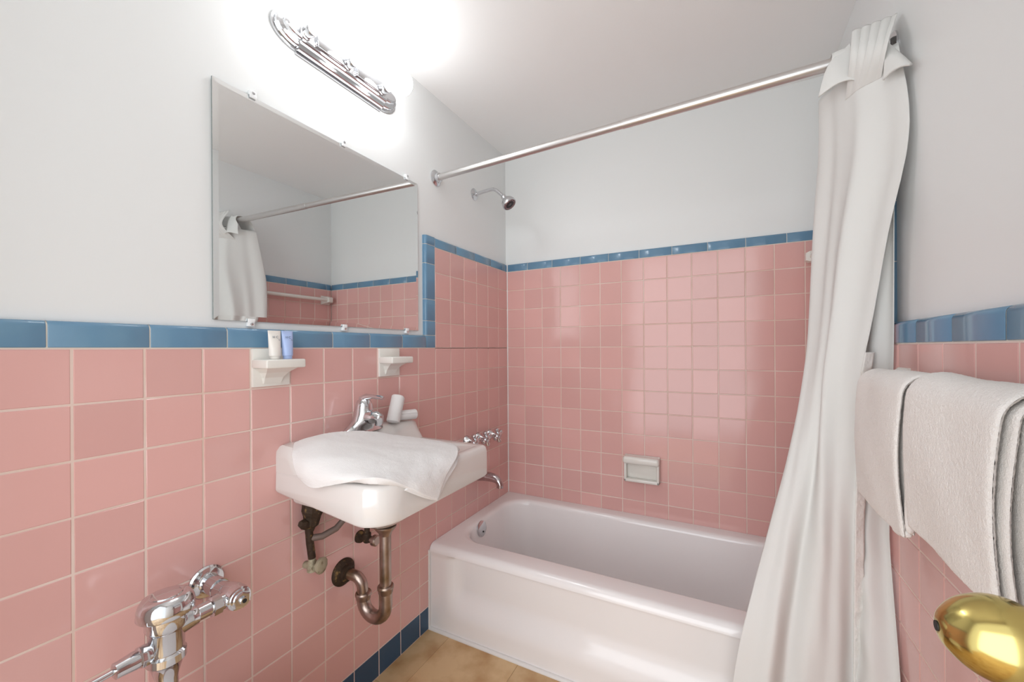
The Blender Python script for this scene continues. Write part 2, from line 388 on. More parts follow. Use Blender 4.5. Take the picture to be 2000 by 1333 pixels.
b.tube([(.055, fy, Z(-.168)), (.075, fy, Z(-.158)), (.105, fy, Z(-.156)), (.14, fy, Z(-.158)), (.150, fy, Z(-.160))], [.013, .010, .0065, .0065, .0055], 0, 16)
b.build('lever', [CH], fa)

# folded towel lying over the near corner of the sink
def patch(P, nu, nv, bulge, wob):
    rows_ = P
    def fn(u, v):
        col = [cr(r_, u) for r_ in rows_]; p = Vector(cr(col, v))
        return p
    return fn
TP = [[(.045, -1.312, -.262), (.070, -1.262, -.248), (.105, -1.190, -.246), (.135, -1.10, -.262), (.190, -1.02, -.288), (.255, -.975, -.302), (.325, -.955, -.312)],
      [(.085, -1.345, -.272), (.125, -1.300, -.256), (.175, -1.225, -.262), (.215, -1.135, -.278), (.265, -1.065, -.290), (.320, -1.02, -.300), (.372, -.995, -.311)],
      [(.114, -1.362, -.295), (.168, -1.350, -.285), (.245, -1.300, -.280), (.305, -1.215, -.286), (.345, -1.14, -.297), (.385, -1.09, -.312), (.408, -1.050, -.326)],
      [(.131, -1.366, -.318), (.184, -1.366, -.318), (.275, -1.350, -.310), (.355, -1.300, -.304), (.397, -1.225, -.328), (.411, -1.165, -.352), (.414, -1.110, -.362)],
      [(.137, -1.360, -.332), (.190, -1.364, -.350), (.262, -1.355, -.336), (.370, -1.325, -.309), (.404, -1.250, -.352), (.414, -1.195, -.390), (.416, -1.150, -.416)]]
TPz = [[(x, y, Z(z)) for x, y, z in r_] for r_ in TP]
tw = thing('hand_towel', 'white towel folded over the near corner of the sink', 'towel', (.25, -1.2, Z(-.33)))
b = B(); b.grid(patch(TPz, 40, 30, 0, 0), 40, 30)
o = b.build('terry_fold', [TW], tw, recalc=False); solid(o, .020, 1); fuzz(o, 2, .0012, .005)
# second layer under it, seen at the open right edge
TQ = [[(x-.006, y+.012*(i == 6)+.004*(i == 5)-.004, Z(z-.019+.014*(k == 4))) for i, (x, y, z) in enumerate(r_)][4:] for k, r_ in enumerate(TP)]
b = B(); b.grid(patch(TQ, 20, 30, 0, 0), 20, 30)
o = b.build('under_fold', [TW], tw, recalc=False); solid(o, .008, 1); sub(o, 1)
# rolled washcloths on the ledge
def roll(name, a, c, r, lab, grp):
    a, c = Vector(a), Vector(c); d = (c-a); Ln = d.length; b = B()
    b.lathe(a, d, [(0, r*.35), (.002, r*.8), (.006, r), (Ln-.006, r), (Ln-.002, r*.85), (Ln, r*.35), (Ln-.004, 0)], 0, 28)
    u = d.normalized(); s_ = Vector((0, 0, 1)) if abs(u.z) < .8 else Vector((1, 0, 0)); s_ = (s_-u*s_.dot(u)).normalized(); t = u.cross(s_)
    b.tube([a+u*(.006+(Ln-.012)*k)+(t*cos(.5)+s_*sin(.5))*r for k in (0, .3, .6, 1)], .003, 0, 8)
    return b.build(name, [TW], None, label=lab, cat='washcloth', group=grp)
roll('rolled_washcloth', (.060, -.956, Z(-.266)), (.052, -.918, Z(-.172)), .0225, 'rolled white washcloth standing tilted beside the faucet spout', 'rolled washcloths on the sink ledge')
roll('rolled_washcloth', (.028, -.935, Z(-.2485)), (.074, -.846, Z(-.2485)), .0185, 'rolled white washcloth lying flat at the far end of the sink ledge', 'rolled washcloths on the sink ledge')

# ------------------------------------------------------------------ drain
dr = thing('drain_trap', 'tarnished metal drain pipe bending back to the wall below the sink', 'pipe', (0, -1.1, Z(-.72)))
DY = -1.095
b = B(); b.tube([(.165, DY, Z(-.556)), (.165, DY, Z(-.76))], .0175, 0, 24); b.lathe((.165, DY, Z(-.552)), (0, 0, -1), [(0, .034), (.004, .034), (.010, .030), (.022, .020), (.03, .0185)], 0, 28)
b.build('tailpiece', [CHW if False else OLD], dr)
b = B()
pts = [(.165, DY, Z(-.74)), (.165, DY, Z(-.80))]
for i in range(1, 13):
    a = pi*i/12; pts.append((.118+.047*cos(a), DY-.004*i/12, Z(-.803)-.047*sin(a)))
pts.append((.071, DY-.005, Z(-.785)))
b.tube(pts, .0200, 0, 24); b.build('trap_bend', [OLD], dr)
b = B()
pts = [(.071, DY-.005, Z(-.812)), (.071, DY-.006, Z(-.775))]
for i in range(1, 9):
    a = pi/2*i/8; pts.append((.041+.030*cos(a), DY-.006-.010*i/8, Z(-.765)+.035*sin(a)))
pts.append((0.003, -1.117, Z(-.727)))
b.tube(pts, .0170, 0, 24); b.build('elbow_tube', [OLD], dr)
for (px_, pz_) in ((.165, -.738), (.071, -.782)):
    b = B(); b.lathe((px_, DY-.003*(px_ < .1), Z(pz_)), (0, 0, -1), [(0, .018), (0, .0225), (.003, .0250), (.010, .0250), (.013, .0225), (.022, .0220), (.025, .0200)], 0, 28)
    b.build('slip_nut', [OLD], dr)
b = B(); b.lathe((0.0, -1.117, Z(-.727)), (1, 0, 0), [(0, .043), (.004, .043), (.010, .036), (.014, .026), (.026, .025), (.028, .018)], 0, 32); b.build('flange', [RUST], dr, label='rusty brown flange')
# supply stops
sv = thing('supply_valve', 'corroded left supply valve with a pale round knob and looping grey hose', 'valve', (0, -1.243, Z(-.63)), 'shut-off valves under the sink')
b = B(); b.tube([(0, -1.248, Z(-.640)), (.040, -1.246, Z(-.640))], .010, 0, 14); b.lathe((.028, -1.246, Z(-.655)), (0, 0, 1), [(0, .010), (.002, .014), (.028, .014), (.032, .010), (.06, .009)], 0, 18)
b.build('valve_body', [VK], sv)
b = B(); b.lathe((.040, -1.243, Z(-.634)), (.92, .25, 0), [(0, .008), (.012, .008), (.013, .022), (.022, .0235), (.025, .019), (.024, .005), (.024, 0)], 0, 10); b.build('knob', [VK], sv, label='pale round corroded knob')
b = B(); b.tube([(.028, -1.246, Z(-.615)), (.028, -1.252, Z(-.57)), (.028, -1.258, Z(-.50))], .0105, 0, 12); b.build('riser_tube', [RUST], sv)
b = B(); b.tube([(.030, -1.250, Z(-.555)), (.045, -1.225, Z(-.557)), (.055, -1.185, Z(-.548)), (.060, -1.155, Z(-.525)), (.062, -1.145, Z(-.47))], .0095, 0, 14); b.build('supply_hose', [HOSE], sv)
b = B()
b.lathe((.030, -1.252, Z(-.535)), (.05, .10, 1), [(0, .008), (.012, .012), (.02, .020), (.045, .024), (.06, .030), (.085, .030), (.10, .018)], 0, 9, sm=False)
b.lathe((.030, -1.262, Z(-.510)), (.3, -1, .45), [(0, .016), (.02, .014), (.03, .008)], 0, 6, sm=False)
b.lathe((.040, -1.205, Z(-.462)), (.25, .1, -1), [(0, .020), (.012, .018), (.026, .004)], 0, 6, sm=False)
b.build('union_fitting', [RUST], sv, label='black rusted fitting')
sv2 = thing('supply_valve', 'dark rusted right supply valve half hidden behind the drain pipe', 'valve', (0, -1.045, Z(-.63)), 'shut-off valves under the sink')
b = B(); b.lathe((0, -1.050, Z(-.640)), (1, 0, 0), [(0, .021), (.010, .019), (.014, .011), (.05, .011), (.052, .008)], 0, 20)
b.lathe((.036, -1.050, Z(-.652)), (0, 0, 1), [(0, .010), (.004, .013), (.03, .013), (.034, .009), (.14, .008)], 0, 16); b.build('valve_body', [RUST], sv2)
b = B(); b.lathe((.050, -1.050, Z(-.640)), (1, .1, 0), [(0, .008), (.014, .008), (.015, .018), (.026, .018), (.030, .014), (.030, 0)], 0, 20); b.build('knob', [OLD], sv2)

# ------------------------------------------------------------------ mirror
mr = thing('mirror', 'large frameless wall mirror held by small clear clips above the sink', 'mirror', (LP, -1.108, Z(.0695)))
b = B(); y0, y1, z0, z1 = -1.4785, -.7375, Z(.071), Z(.6715)
def q4(x, d): return [Vector((x, y0+d, z0+d)), Vector((x, y1-d, z0+d)), Vector((x, y1-d, z1-d)), Vector((x, y0+d, z1-d))]
b.loops([q4(LP+.003, 0), q4(LP+.0075, 0)], 1, False, True, False)
b.loops([q4(LP+.0075, 0), q4(LP+.009, .0125)], 0, False, False, True)
b.build('mirror_glass', [MI, ME], mr)
for (y, z, s_) in ((-1.384, .672, 1), (-1.097, .672, 1), (-.801, .672, 1), (-1.392, .0705, -1), (-1.098, .0705, -1), (-.806, .0705, -1)):
    b = B(); zc = Z(z)
    b.box((LP+.0005, y-.009, min(zc+.001*s_, zc+.014*s_)), (LP+.013, y+.009, max(zc+.001*s_, zc+.014*s_)), 0, .003)
    b.box((LP+.0095, y-.009, min(zc-.007*s_, zc+.004*s_)), (LP+.0135, y+.009, max(zc-.007*s_, zc+.004*s_)), 0, .0015)
    b.lathe((LP+.012, y, zc+.007*s_), (1, 0, 0), [(0, .004), (.0025, .004), (.003, .002)], 1, 12)
    b.build('mirror_clip', [CL, CH], mr)

# ------------------------------------------------------------------ vanity light
vl = thing('vanity_light', 'chrome strip light with three lit globe bulbs over the mirror', 'light', (LP, -1.0955, Z(.925)))
b = B(); yc, zc = -1.0955, Z(.925); HL = .238
def plate(h, x, end): # long plate with straight sides and rounded, shouldered ends
    P = []; st = .165; n = 14; sh = .007
    for sgn in (1, -1):
        for i in range(n+1):
            a = -pi/2+pi*i/n; rr = h-sh
            P.append(Vector((x, yc+sgn*(st+end*cos(a)), zc+sgn*rr*sin(a))))
        P.append(Vector((x, yc+sgn*(st-.002), zc+sgn*h))); P.append(Vector((x, yc-sgn*(st-.002), zc+sgn*h)))
    return P
L = []
x = LP+.0005; h = .0560; e = HL-.165
for dx, dh in ((0, 0), (.007, 0), (.001, .003), (.0, .004), (.010, .002), (.003, .003), (.002, .006), (.002, .005), (.008, .002), (.003, .003), (.0015, .005)):
    x += dx; h -= dh; e -= dh; L.append(plate(h, x, e))
b.loops(L, 0, False, True, True)
b.build('back_plate', [CH], vl)
xt = x
for yy in (-1.0955-.0715, -1.0955+.0745):  # bright polished panels between the sockets
    b = B(); b.box((xt-.001, yy-.050, zc-.0185), (xt+.010, yy+.050, zc+.0185), 0, .003)
    b.build('mirror_panel', [CH], vl)
for k, y in enumerate((-1.2470, -1.1010, -.9550)):
    b = B(); b.lathe((xt-.001, y, zc), (1, 0, 0), [(0, .0200), (.003, .0200), (.004, .0165), (.028, .0165), (.030, .0150), (.030, .010)], 0, 28)
    so_ = b.build('lamp_socket', [CH], vl)
    b = B(); bc = .106; rb = .0425
    pr = [(xt+.026, .0125), (xt+.034, .0135)]+[(bc-rb*cos(a), rb*sin(a)) for a in [pi*(.13+.87*i/18) for i in range(19)]]
    b.lathe((0, y, zc), (1, 0, 0), pr, 0, 36); b.build('light_bulb', [LAMP], so_)

# ------------------------------------------------------------------ ceramic shelves and tubes
def shelf(yc0, yc1, s0, s1, zt, zb_, lab, depth=.072):
    t = thing('ceramic_shelf', lab, 'shelf', (0, (yc0+yc1)/2, Z(-.1)), 'ceramic shelves set in the tiles')
    b = B(); b.box((-.004, yc0+.001, Z(-.104)), (.008, yc1-.001, Z(-.001)), 0, .003)
    b.build('tile_plate', [CR2], t)
    b = B()
    # bracket flaring up under the ledge
    ym = (yc0+yc1)/2; ls = []
    for zz, w_, d in ((-.096, .026, .010), (-.080, .028, .018), (-.066, .034, .034), (-.054, .046, .056)):
        ls.append([Vector((.004, ym-w_, Z(zz))), Vector((d, ym-w_*.9, Z(zz))), Vector((d, ym+w_*.9, Z(zz))), Vector((.004, ym+w_, Z(zz)))])
    b.loops(ls, 0, False); b.build('bracket', [CR2], t)
    b = B(); b.box((.004, s0, Z(zb_)), (depth, s1, Z(zt)), 0, .0045, 3); b.build('ledge', [CR2], t)
shelf(-1.3985, -1.2950, -1.399, -1.291, -.0300, -.0535, 'white ceramic shelf left of the faucet holding two toiletry tubes')
shelf(-.9640, -.8620, -.964, -.857, -.0320, -.0560, 'empty white ceramic shelf below the right end of the mirror', .070)
def toi(y0, y1, y2, y3, M, lab, txt):
    """flattened tube standing on its cap: bottom y0..y1, crimp y2..y3"""
    t = thing('toiletry_tube', lab, 'toiletry', (.040, (y0+y1)/2, Z(-.0298)), 'toiletry tubes on the shelf'); b = B(); n = 24; ls = []
    for k, (z, th) in enumerate(((-.0215, .0115), (-.016, .0125), (.0, .0115), (.02, .0085), (.036, .004), (.040, .0018), (.0465, .0018))):
        f = (z+.0215)/.068; a0 = y0+(y2-y0)*f; a1 = y1+(y3-y1)*f
        ls.append([Vector((.040+th*cos(2*pi*i/n), (a0+a1)/2+(a1-a0)/2*sin(2*pi*i/n), Z(z))) for i in range(n)])
    b.loops(ls, 0, True); b.build('tube_body', [M], t)
    b = B(); b.lathe((.040, (y0+y1)/2, Z(-.0298)), (0, 0, 1), [(0, .0105), (.001, .0112), (.0075, .0112), (.0085, .0095)], 0, 20); b.build('cap', [M], t)
    for (s_, dy, dz, sz) in txt:
        cu = bpy.data.curves.new('print', 'FONT'); cu.body = s_; cu.size = sz; cu.extrude = .0001; cu.align_x = 'CENTER'
        ob = bpy.data.objects.new('tmp', cu); C.objects.link(ob); dg = bpy.context.evaluated_depsgraph_get(); me = bpy.data.meshes.new_from_object(ob.evaluated_get(dg)); bpy.data.objects.remove(ob)
        me.materials.clear(); me.materials.append(INK)
        z = dz; f = (z+.0215)/.068; th = .0125-.007*f
        tm = Matrix.Translation((.040+th+.0006, (y0+y1)/2+dy, Z(z))) @ Matrix.Rotation(-.13, 4, 'Y') @ Matrix(((0, 0, 1, 0), (1, 0, 0, 0), (0, 1, 0, 0), (0, 0, 0, 1)))
        me.transform(tm); p = bpy.data.objects.new('printed_text', me); C.objects.link(p); p.parent = t; p.matrix_parent_inverse = Matrix.Translation(-t.location)
toi(-1.3725, -1.3445, -1.3775, -1.3425, T1, 'cream toiletry tube standing on the left ceramic shelf', [('H C', -.003, .026, .009), ('G', .007, .020, .006)])
toi(-1.3370, -1.3105, -1.3405, -1.3085, T2, 'pale blue toiletry tube standing on the left ceramic shelf', [('H C', -.003, .026, .009), ('G', .007, .020, .006)])

# ------------------------------------------------------------------ shower fittings
rod = thing('shower_rod', 'long chrome shower curtain rod crossing above the tub', 'rod', (LP, -.612, Z(.744)))
ra, rb_ = Vector((LP, -.612, Z(.744))), Vector((RP, -.690, Z(.746)))
b = B(); b.tube([ra, ra.lerp(rb_, .55)], .0135, 0, 24); b.tube([ra.lerp(rb_, .548), rb_], .0150, 0, 24); b.build('pole', [CHW], rod)
for (p, d) in ((ra, 1), (rb_, -1)):
    b = B(); b.lathe(p, (d, 0, 0), [(0, .034), (.004, .034), (.009, .027), (.012, .020), (.024, .0190), (.026, .0155)], 0, 32); b.build('end_flange', [CH], rod)
sh = thing('shower_fixture', 'small chrome shower head on a bent wall arm', 'shower head', (LP, -.307, Z(.776)))
b = B(); b.lathe((LP, -.307, Z(.776)), (1, 0, 0), [(0, .030), (.003, .030), (.008, .022), (.011, .012), (.018, .011)], 0, 32); b.build('flange', [CH], sh)
b = B(); A = [(LP+.01, -.307, Z(.776)), (.05, -.307, Z(.781)), (.085, -.307, Z(.783)), (.105, -.307, Z(.777)), (.125, -.307, Z(.761)), (.150, -.307, Z(.737))]
b.tube([cr(A, i/20) for i in range(21)], .0085, 0, 18); b.build('arm', [CH], sh)
b = B(); hd = Vector((.62, 0, -.78)).normalized(); ho = Vector((.150, -.307, Z(.737)))
b.lathe(ho, hd, [(-.006, .009), (.0, .013), (.010, .013), (.014, .011), (.022, .020), (.034, .031), (.050, .036), (.056, .036), (.060, .0325)], 0, 36); hdo = b.build('head', [CH], sh)
b = B(); b.lathe(ho, hd, [(.058, .0330), (.0615, .031), (.062, .024), (.060, .022)], 0, 36); b.build('nozzle_ring', [NZ], hdo)
b = B(); b.lathe(ho, hd, [(.059, .023), (.061, .020), (.062, .011), (.060, .010), (.060, 0)], 0, 30)
for i in range(14):
    a = 2*pi*i/14; u = Vector((0, 1, 0)); w_ = hd.cross(u); b.lathe(ho+hd*.060+(u*cos(a)+w_*sin(a))*.0275, hd, [(0, .002), (.0035, .0016)], 0, 8)
b.build('nozzles', [DK], hdo)
# three tub handles + spout
for (y, z, lab) in ((-.418, -.446, 'chrome cross-handled tub tap nearest the sink, mostly hidden by the rim'), (-.318, -.450, 'middle chrome cross-handled tub tap just above the far sink corner'), (-.205, -.455, 'chrome cross-handled tub tap nearest the wall corner, fully visible')):
    t = thing('water_tap', lab, 'tap', (0, y, Z(z)), 'three chrome taps over the tub')
    b = B(); b.lathe((0, y, Z(z)), (1, 0, 0), [(0, .026), (.004, .026), (.014, .019), (.028, .012), (.045, .010)], 0, 24); b.build('escutcheon', [CH], t)
    b = B(); b.lathe((.040, y, Z(z)), (1, 0, 0), [(0, .013), (.004, .0175), (.022, .0175), (.028, .012), (.030, 0)], 0, 20)
    for k in range(4):
        a = pi/2*k+.35; d = Vector((0, cos(a), sin(a))); b.lathe(Vector((.052, y, Z(z)))+d*.008, d, [(0, .0085), (.014, .0085), (.020, .0120), (.028, .0120), (.032, .006)], 0, 12)
    b.build('cross_handle', [CH], t)
sp = thing('tub_spout', 'chrome bathtub spout on the left wall below the sink edge', 'spout', (0, -.312, Z(-.645)))
b = B(); A = [(.0, -.312, Z(-.642)), (.04, -.312, Z(-.640)), (.085, -.312, Z(-.642)), (.112, -.312, Z(-.650)), (.124, -.312, Z(-.668)), (.125, -.312, Z(-.684))]
b.tube([cr(A, i/18) for i in range(19)], [.026-.009*min(1, i/14) for i in range(19)], 0, 24); b.build('spout_body', [mat('dark_chrome', (0.50, 0.44, 0.45), 0.16, metal=1)], sp)
b = B(); b.lathe((.1251, -.312, Z(-.680)), (0, 0, -1), [(0, .0135), (.006, .0135), (.006, .010)], 0, 18); b.build('outlet', [BK], sp)
# soap dish
sd = thing('soap_dish', 'white ceramic soap dish with a grab bar set in the pink back wall', 'soap dish', (.747, 0, Z(-.66)))
b = B(); x0, x1, z0_, z1_ = .664, .829, Z(-.655), Z(-.530)
b.box((x0, -.012, z0_), (x1, .002, z1_), 0, .003)
b.box((x0, -.040, z0_), (x1, -.008, z0_+.016), 0, .005); b.box((x0, -.040, z0_), (x0+.013, -.008, z1_-.01), 0, .005); b.box((x1-.013, -.040, z0_), (x1, -.008, z1_-.01), 0, .005)
b.build('dish', [CR2], sd)
b = B(); b.box((x0-.002, -.056, z1_-.036), (x1+.002, -.006, z1_), 0, .012, 4); b.build('grab_bar', [CR2], sd)
# ceramic bar in the tub, right wall
gb = thing('tub_towel_bar', 'pale ceramic bar on the right tub wall, half hidden behind the curtain', 'towel bar', (R, -.3, Z(.354)))
for y in (-.055, -.60):
    b = B(); ls = []
    for x_, h_ in ((R+.001, .034), (R-.008, .034), (R-.030, .024), (R-.058, .022), (R-.070, .016)):
        ls.append([Vector((x_, y+h_*cos(2*pi*(i+.5)/4)*1.3, Z(.354)+h_*sin(2*pi*(i+.5)/4)*1.3)) for i in range(4)])
    b.loops(ls, 0, False); b.build('post', [CR2], gb)
b = B(); b.tube([(R-.048, -.06, Z(.354)), (R-.048, -.595, Z(.354))], .0115, 0, 16); b.build('bar', [CR2], gb)

# ------------------------------------------------------------------ curtain
ct = thing('shower_curtain', 'long white shower curtain gathered and draped at the right end of the rod', 'curtain', (1.38, -.72, Z(.0)))
FL = [(1.3520, -0.600, 0.7000), (1.3560, -0.580, 0.6287), (1.3570, -0.560, 0.5355), (1.3516, -0.540, 0.4201), (1.3445, -0.540, 0.2676), (1.3371, -0.550, 0.1133), (1.3256, -0.580, -0.0241), (1.2969, -0.620, -0.1858), (1.2620, -0.670, -0.3250), (1.2238, -0.720, -0.4574), (1.1818, -0.760, -0.6163), (1.1458, -0.800, -0.7547), (1.1209, -0.810, -0.8964), (1.105, -.815, -1.10)]
FR = [(1.470, -.780, .7050), (1.477, -.815, .585), (1.477, -.833, .495), (1.472, -.828, .42), (1.460, -.812, .345), (1.446, -.799, .255), (1.430, -.782, .112), (1.415, -.783, .015), (1.402, -.775, -.0589), (1.395, -.767, -.2846), (1.391, -.763, -.45), (1.390, -.7616, -.5386), (1.388, -.7549, -.838), (1.386, -.75, -1.10)]
BRt = [(1.474, -.72, .70), (1.470, -.75, .45), (1.462, -.785, .36), (1.462, -.777, .0), (1.462, -.753, -.28), (1.460, -.743, -.468), (1.460, -.768, -.58), (1.460, -.812, -.767), (1.458, -.83, -.95), (1.455, -.83, -1.10)]
def atz(T_, z):
    for a, c in zip(T_[:-1], T_[1:]):
        if c[2] <= z <= a[2]:
            f = (z-a[2])/(c[2]-a[2]); f2 = f; return Vector((a[0]+(c[0]-a[0])*f2, a[1]+(c[1]-a[1])*f2, z))
    e = T_[0] if z > T_[0][2] else T_[-1]; return Vector((e[0], e[1], z))
def smz(T_, z): # smoothed
    return (atz(T_, min(z+.05, T_[0][2]))+atz(T_, z)*2+atz(T_, max(z-.05, T_[-1][2])))/4
ZT, ZB = .70, -1.10
def front(u, v):
    z = ZT+(ZB-ZT)*v; l, r_ = smz(FL, z), smz(FR, z); l.z = r_.z = z
    d = (r_-l); n = Vector((d.y, -d.x, 0)).normalized()
    if n.y > 0: n = -n
    p = l.lerp(r_, u); wdt = d.length; env = sin(pi*min(max(u, 0), 1))**.5
    ph = .55*sin(2.1*z+1)
    a = .008*sm_(.70, .3, z)+.008*sm_(.0, -.8, z)+.003
    fo = sin(2*pi*(1.7*u+.12*z)+.6+ph)+.5*sin(2*pi*(3.3*u-.20*z)+1.2)+.06*sin(2*pi*(6.5*u+.3*z))
    bul = .020*sin(pi*u)
    cr_ = .0008*sin(30*z+20*u)*sm_(.1, -.6, z)*sin(9*u+2*z)
    q = p+n*(a*fo*env+bul+cr_); q.z = Z(z); return q
b = B(); b.grid(front, 110, 130)
o = b.build('front_panel', [CU], ct, recalc=False); solid(o, .0012, 0)
def backp(u, v):
    z = .36+(ZB-.36)*v; r_ = smz(BRt, z); f = smz(FR, z).lerp(smz(FL, z), .22); l = Vector((f.x+.012, f.y+.040, z)); r_.z = z
    d = r_-l; n = Vector((d.y, -d.x, 0)).normalized()
    if n.y > 0: n = -n
    a = .007+.006*sm_(.1, -.7, z); q = l.lerp(r_, u)+n*(a*sin(2*pi*1.6*u+2.2+1.2*z)*sin(pi*u)**.5+.002*sin(50*z+11*u)*sm_(0, -.5, z)*sin(pi*u)); q.z = Z(z); return q
b = B(); b.grid(backp, 50, 100); o = b.build('back_panel', [CU], ct, recalc=False); solid(o, .0012, 0)
# stitched side hem along the front panel's free edge
def hem(u, v):
    z = -.02+(ZB+.02)*v; f = smz(FR, z); q = Vector((f.x-.001+.021*u, f.y-.003+.012*u+.0022*sin(95*z+3*sin(21*z))*u, Z(z))); return q
b = B(); b.grid(hem, 6, 260); o = b.build('side_hem', [SEAM], ct, recalc=False); solid(o, .002, 0)
# pleated heading standing above the rod
def head(u, v):
    tl_, tr_ = Vector((1.4035, -.712, .799)), Vector((1.482, -.745, .789)); ml, mr_ = Vector((1.388, -.762, .706)), Vector((1.448, -.806, .693))
    top = tl_.lerp(tr_, u); mi_ = ml.lerp(mr_, u); bo = front(.46+.36*u, .035); bo.z -= Z0
    p = Vector(cr([tuple(top), tuple(mi_), tuple(bo)], v)); pl = abs(sin(4.5*pi*u+.2))**.7
    k_ = (1-v)**.6; p.y -= .0065*pl*k_-.001; p.x -= .002*pl*k_; p.z = Z(p.z); return p
b = B(); b.grid(head, 90, 24); o = b.build('pleated_heading', [CU], ct, recalc=False); solid(o, .0015, 0)
# folded flaps to each side of the heading
FLP = [[(1.400, -.705, .775), (1.380, -.705, .757), (1.3600, -.705, .741), (1.348, -.700, .715)],
       [(1.403, -.722, .738), (1.385, -.722, .722), (1.361, -.718, .708), (1.341, -.705, .688)],
       [(1.408, -.732, .690), (1.389, -.736, .680), (1.362, -.728, .675), (1.3345, -.706, .660)],
       [(1.412, -.738, .652), (1.392, -.742, .662), (1.366, -.733, .664), (1.3335, -.706, .656)]]
def fromP(P_):
    return lambda u, v: Vector(cr([cr([(x, y, Z(z)) for x, y, z in r_], u) for r_ in P_], v))
b = B(); b.grid(fromP(FLP), 24, 24); o = b.build('left_flap', [CU], ct, recalc=False); solid(o, .0035, 0)
def over(u, v):
    q = cr([(-.6995, .706), (-.704, .740), (-.698, .764), (-.665, .774), (-.630, .764), (-.606, .720), (-.598, .660)], v)
    return Vector((1.356+.010*sin(pi*v)+(.108-.02*v)*u, q[0]-.030*u*(1-.4*v), Z(q[1]+.002*sin(9*u))))
b = B(); b.grid(over, 20, 24); o = b.build('rod_fold', [CU], ct, recalc=False); solid(o, .0025, 0)
FRP = [[(1.455, -.763, .722), (1.462, -.775, .700), (1.470, -.79, .672), (1.480, -.815, .632)],
       [(1.450, -.775, .700), (1.458, -.79, .680), (1.468, -.81, .655), (1.480, -.832, .615)],
       [(1.446, -.790, .665), (1.454, -.81, .652), (1.463, -.83, .632), (1.474, -.848, .608)],
       [(1.440, -.800, .612), (1.448, -.82, .615), (1.457, -.84, .612), (1.468, -.857, .603)]]
b = B(); b.grid(fromP(FRP), 24, 24); o = b.build('right_flap', [CU], ct, recalc=False); solid(o, .0035, 0)

# ------------------------------------------------------------------ towel bar + towels on the right wall
bx, bz = 1.412, -.088
tb = thing('towel_bar', 'dull brass towel bar on white ceramic posts, right wall', 'towel bar', (R, -1.15, Z(bz)))
b = B(); b.tube([(bx, -.83, Z(bz)), (bx, -1.475, Z(bz))], .0095, 0, 20); b.build('bar', [DBR], tb)
for y in (-.828, -1.478):
    b = B(); ls = []
    for x_, h_ in ((R+.001, .030), (R-.006, .030), (R-.020, .019), (R-.050, .018), (R-.076, .018)):
        ls.append([Vector((x_, y+h_*sx*.85, Z(bz+.004)+h_*sz)) for sx, sz in ((-1, -1), (1, -1), (1, 1), (-1, 1))])
    b.loops(ls, 0, False); b.build('post', [CR2], tb)
def ribbon(b, path, th, y0, y1, ny=36, wob=.0, seed=0):
    """closed puffy ribbon of cloth following path (x,z) and spanning y"""
    rnd = random.Random(seed); n = len(path); pts = [Vector((p[0], 0, p[1])) for p in path]
    nor = []
    for i in range(n):
        t = (pts[min(i+1, n-1)]-pts[max(i-1, 0)]).normalized(); nor.append(Vector((t.z, 0, -t.x)))
    ph = [rnd.uniform(0, 6) for _ in range(4)]
    def sec(y, k):
        out = []; h = th/2*k
        def wb(p): return wob*(sin(17*y+9*p.z+ph[0])+.6*sin(31*y-23*p.z+ph[1]))
        for i in range(n): out.append(pts[i]+nor[i]*(h+wb(pts[i])))
        t = (pts[-1]-pts[-2]).normalized(); out.append(pts[-1]+t*h*.8+nor[-1]*wb(pts[-1]))
        for i in reversed(range(n)): out.append(pts[i]-nor[i]*(h-wb(pts[i])))
        t = (pts[0]-pts[1]).normalized(); out.append(pts[0]+t*h*.8+nor[0]*wb(pts[0]))
        return [Vector((p.x, y, p.z)) for p in out]
    ks = [(0, .01), (.001, .45), (.004, .85), (.010, 1)]+[(.010+(abs(y1-y0)-.020)*i/ny, 1) for i in range(1, ny)]+[(abs(y1-y0)-.010, 1), (abs(y1-y0)-.004, .85), (abs(y1-y0)-.001, .45), (abs(y1-y0), .01)]
    s_ = 1 if y1 > y0 else -1
    b.loops([sec(y0+s_*d, k) for d, k in ks], 0, True, False, False)
def drape(xf, xb, ztop, zf, zb_, n=14):
    """path from front hem over the bar to the back hem"""
    r = (xb-xf)/2; cx = (xf+xb)/2; P = []
    m_ = 26
    for i in range(m_): P.append((xf-.006*sin(pi*i/m_), Z(zf+(ztop-r-zf)*i/m_)))
    for i in range(n+1):
        a = pi*i/n; P.append((cx-r*cos(a), Z(ztop-r+r*sin(a))))
    for i in range(1, m_+1): P.append((xb+.002*sin(pi*i/m_), Z(ztop-r+(zb_-ztop+r)*i/m_)))
    return P
t1 = thing('bar_towel', 'narrower off-white terry towel hanging nearest the shower curtain', 'towel', (bx, -.99, Z(bz)), 'terry towels on the wall bar')
b = B(); ribbon(b, drape(1.376, 1.448, -.056, -.330, -.30), .0082, -.862, -1.116, 40, .0016, 1); fuzz(b.build('outer_layer', [TG], t1))
b = B(); ribbon(b, drape(1.388, 1.436, -.066, -.322, -.30), .0072, -.866, -1.120, 40, .0010, 2); fuzz(b.build('inner_layer', [TG], t1), 2, .0012, .0008)
b = B(); b.tube([(1.384, -1.120, Z(z)) for z in (-.09, -.15, -.2, -.25, -.3, -.322)], [.005, .007, .007, .007, .008, .005], 0, 12)
b.tube([(1.382, -1.055, Z(-.333)), (1.382, -1.09, Z(-.330)), (1.384, -1.118, Z(-.322))], [.007, .010, .008], 0, 12); fuzz(b.build('rolled_edge', [TG], t1), 2, .0012, .0008)
t2 = thing('bar_towel', 'wider off-white terry towel hanging nearest the brass door knob', 'towel', (bx, -1.26, Z(bz)), 'terry towels on the wall bar')
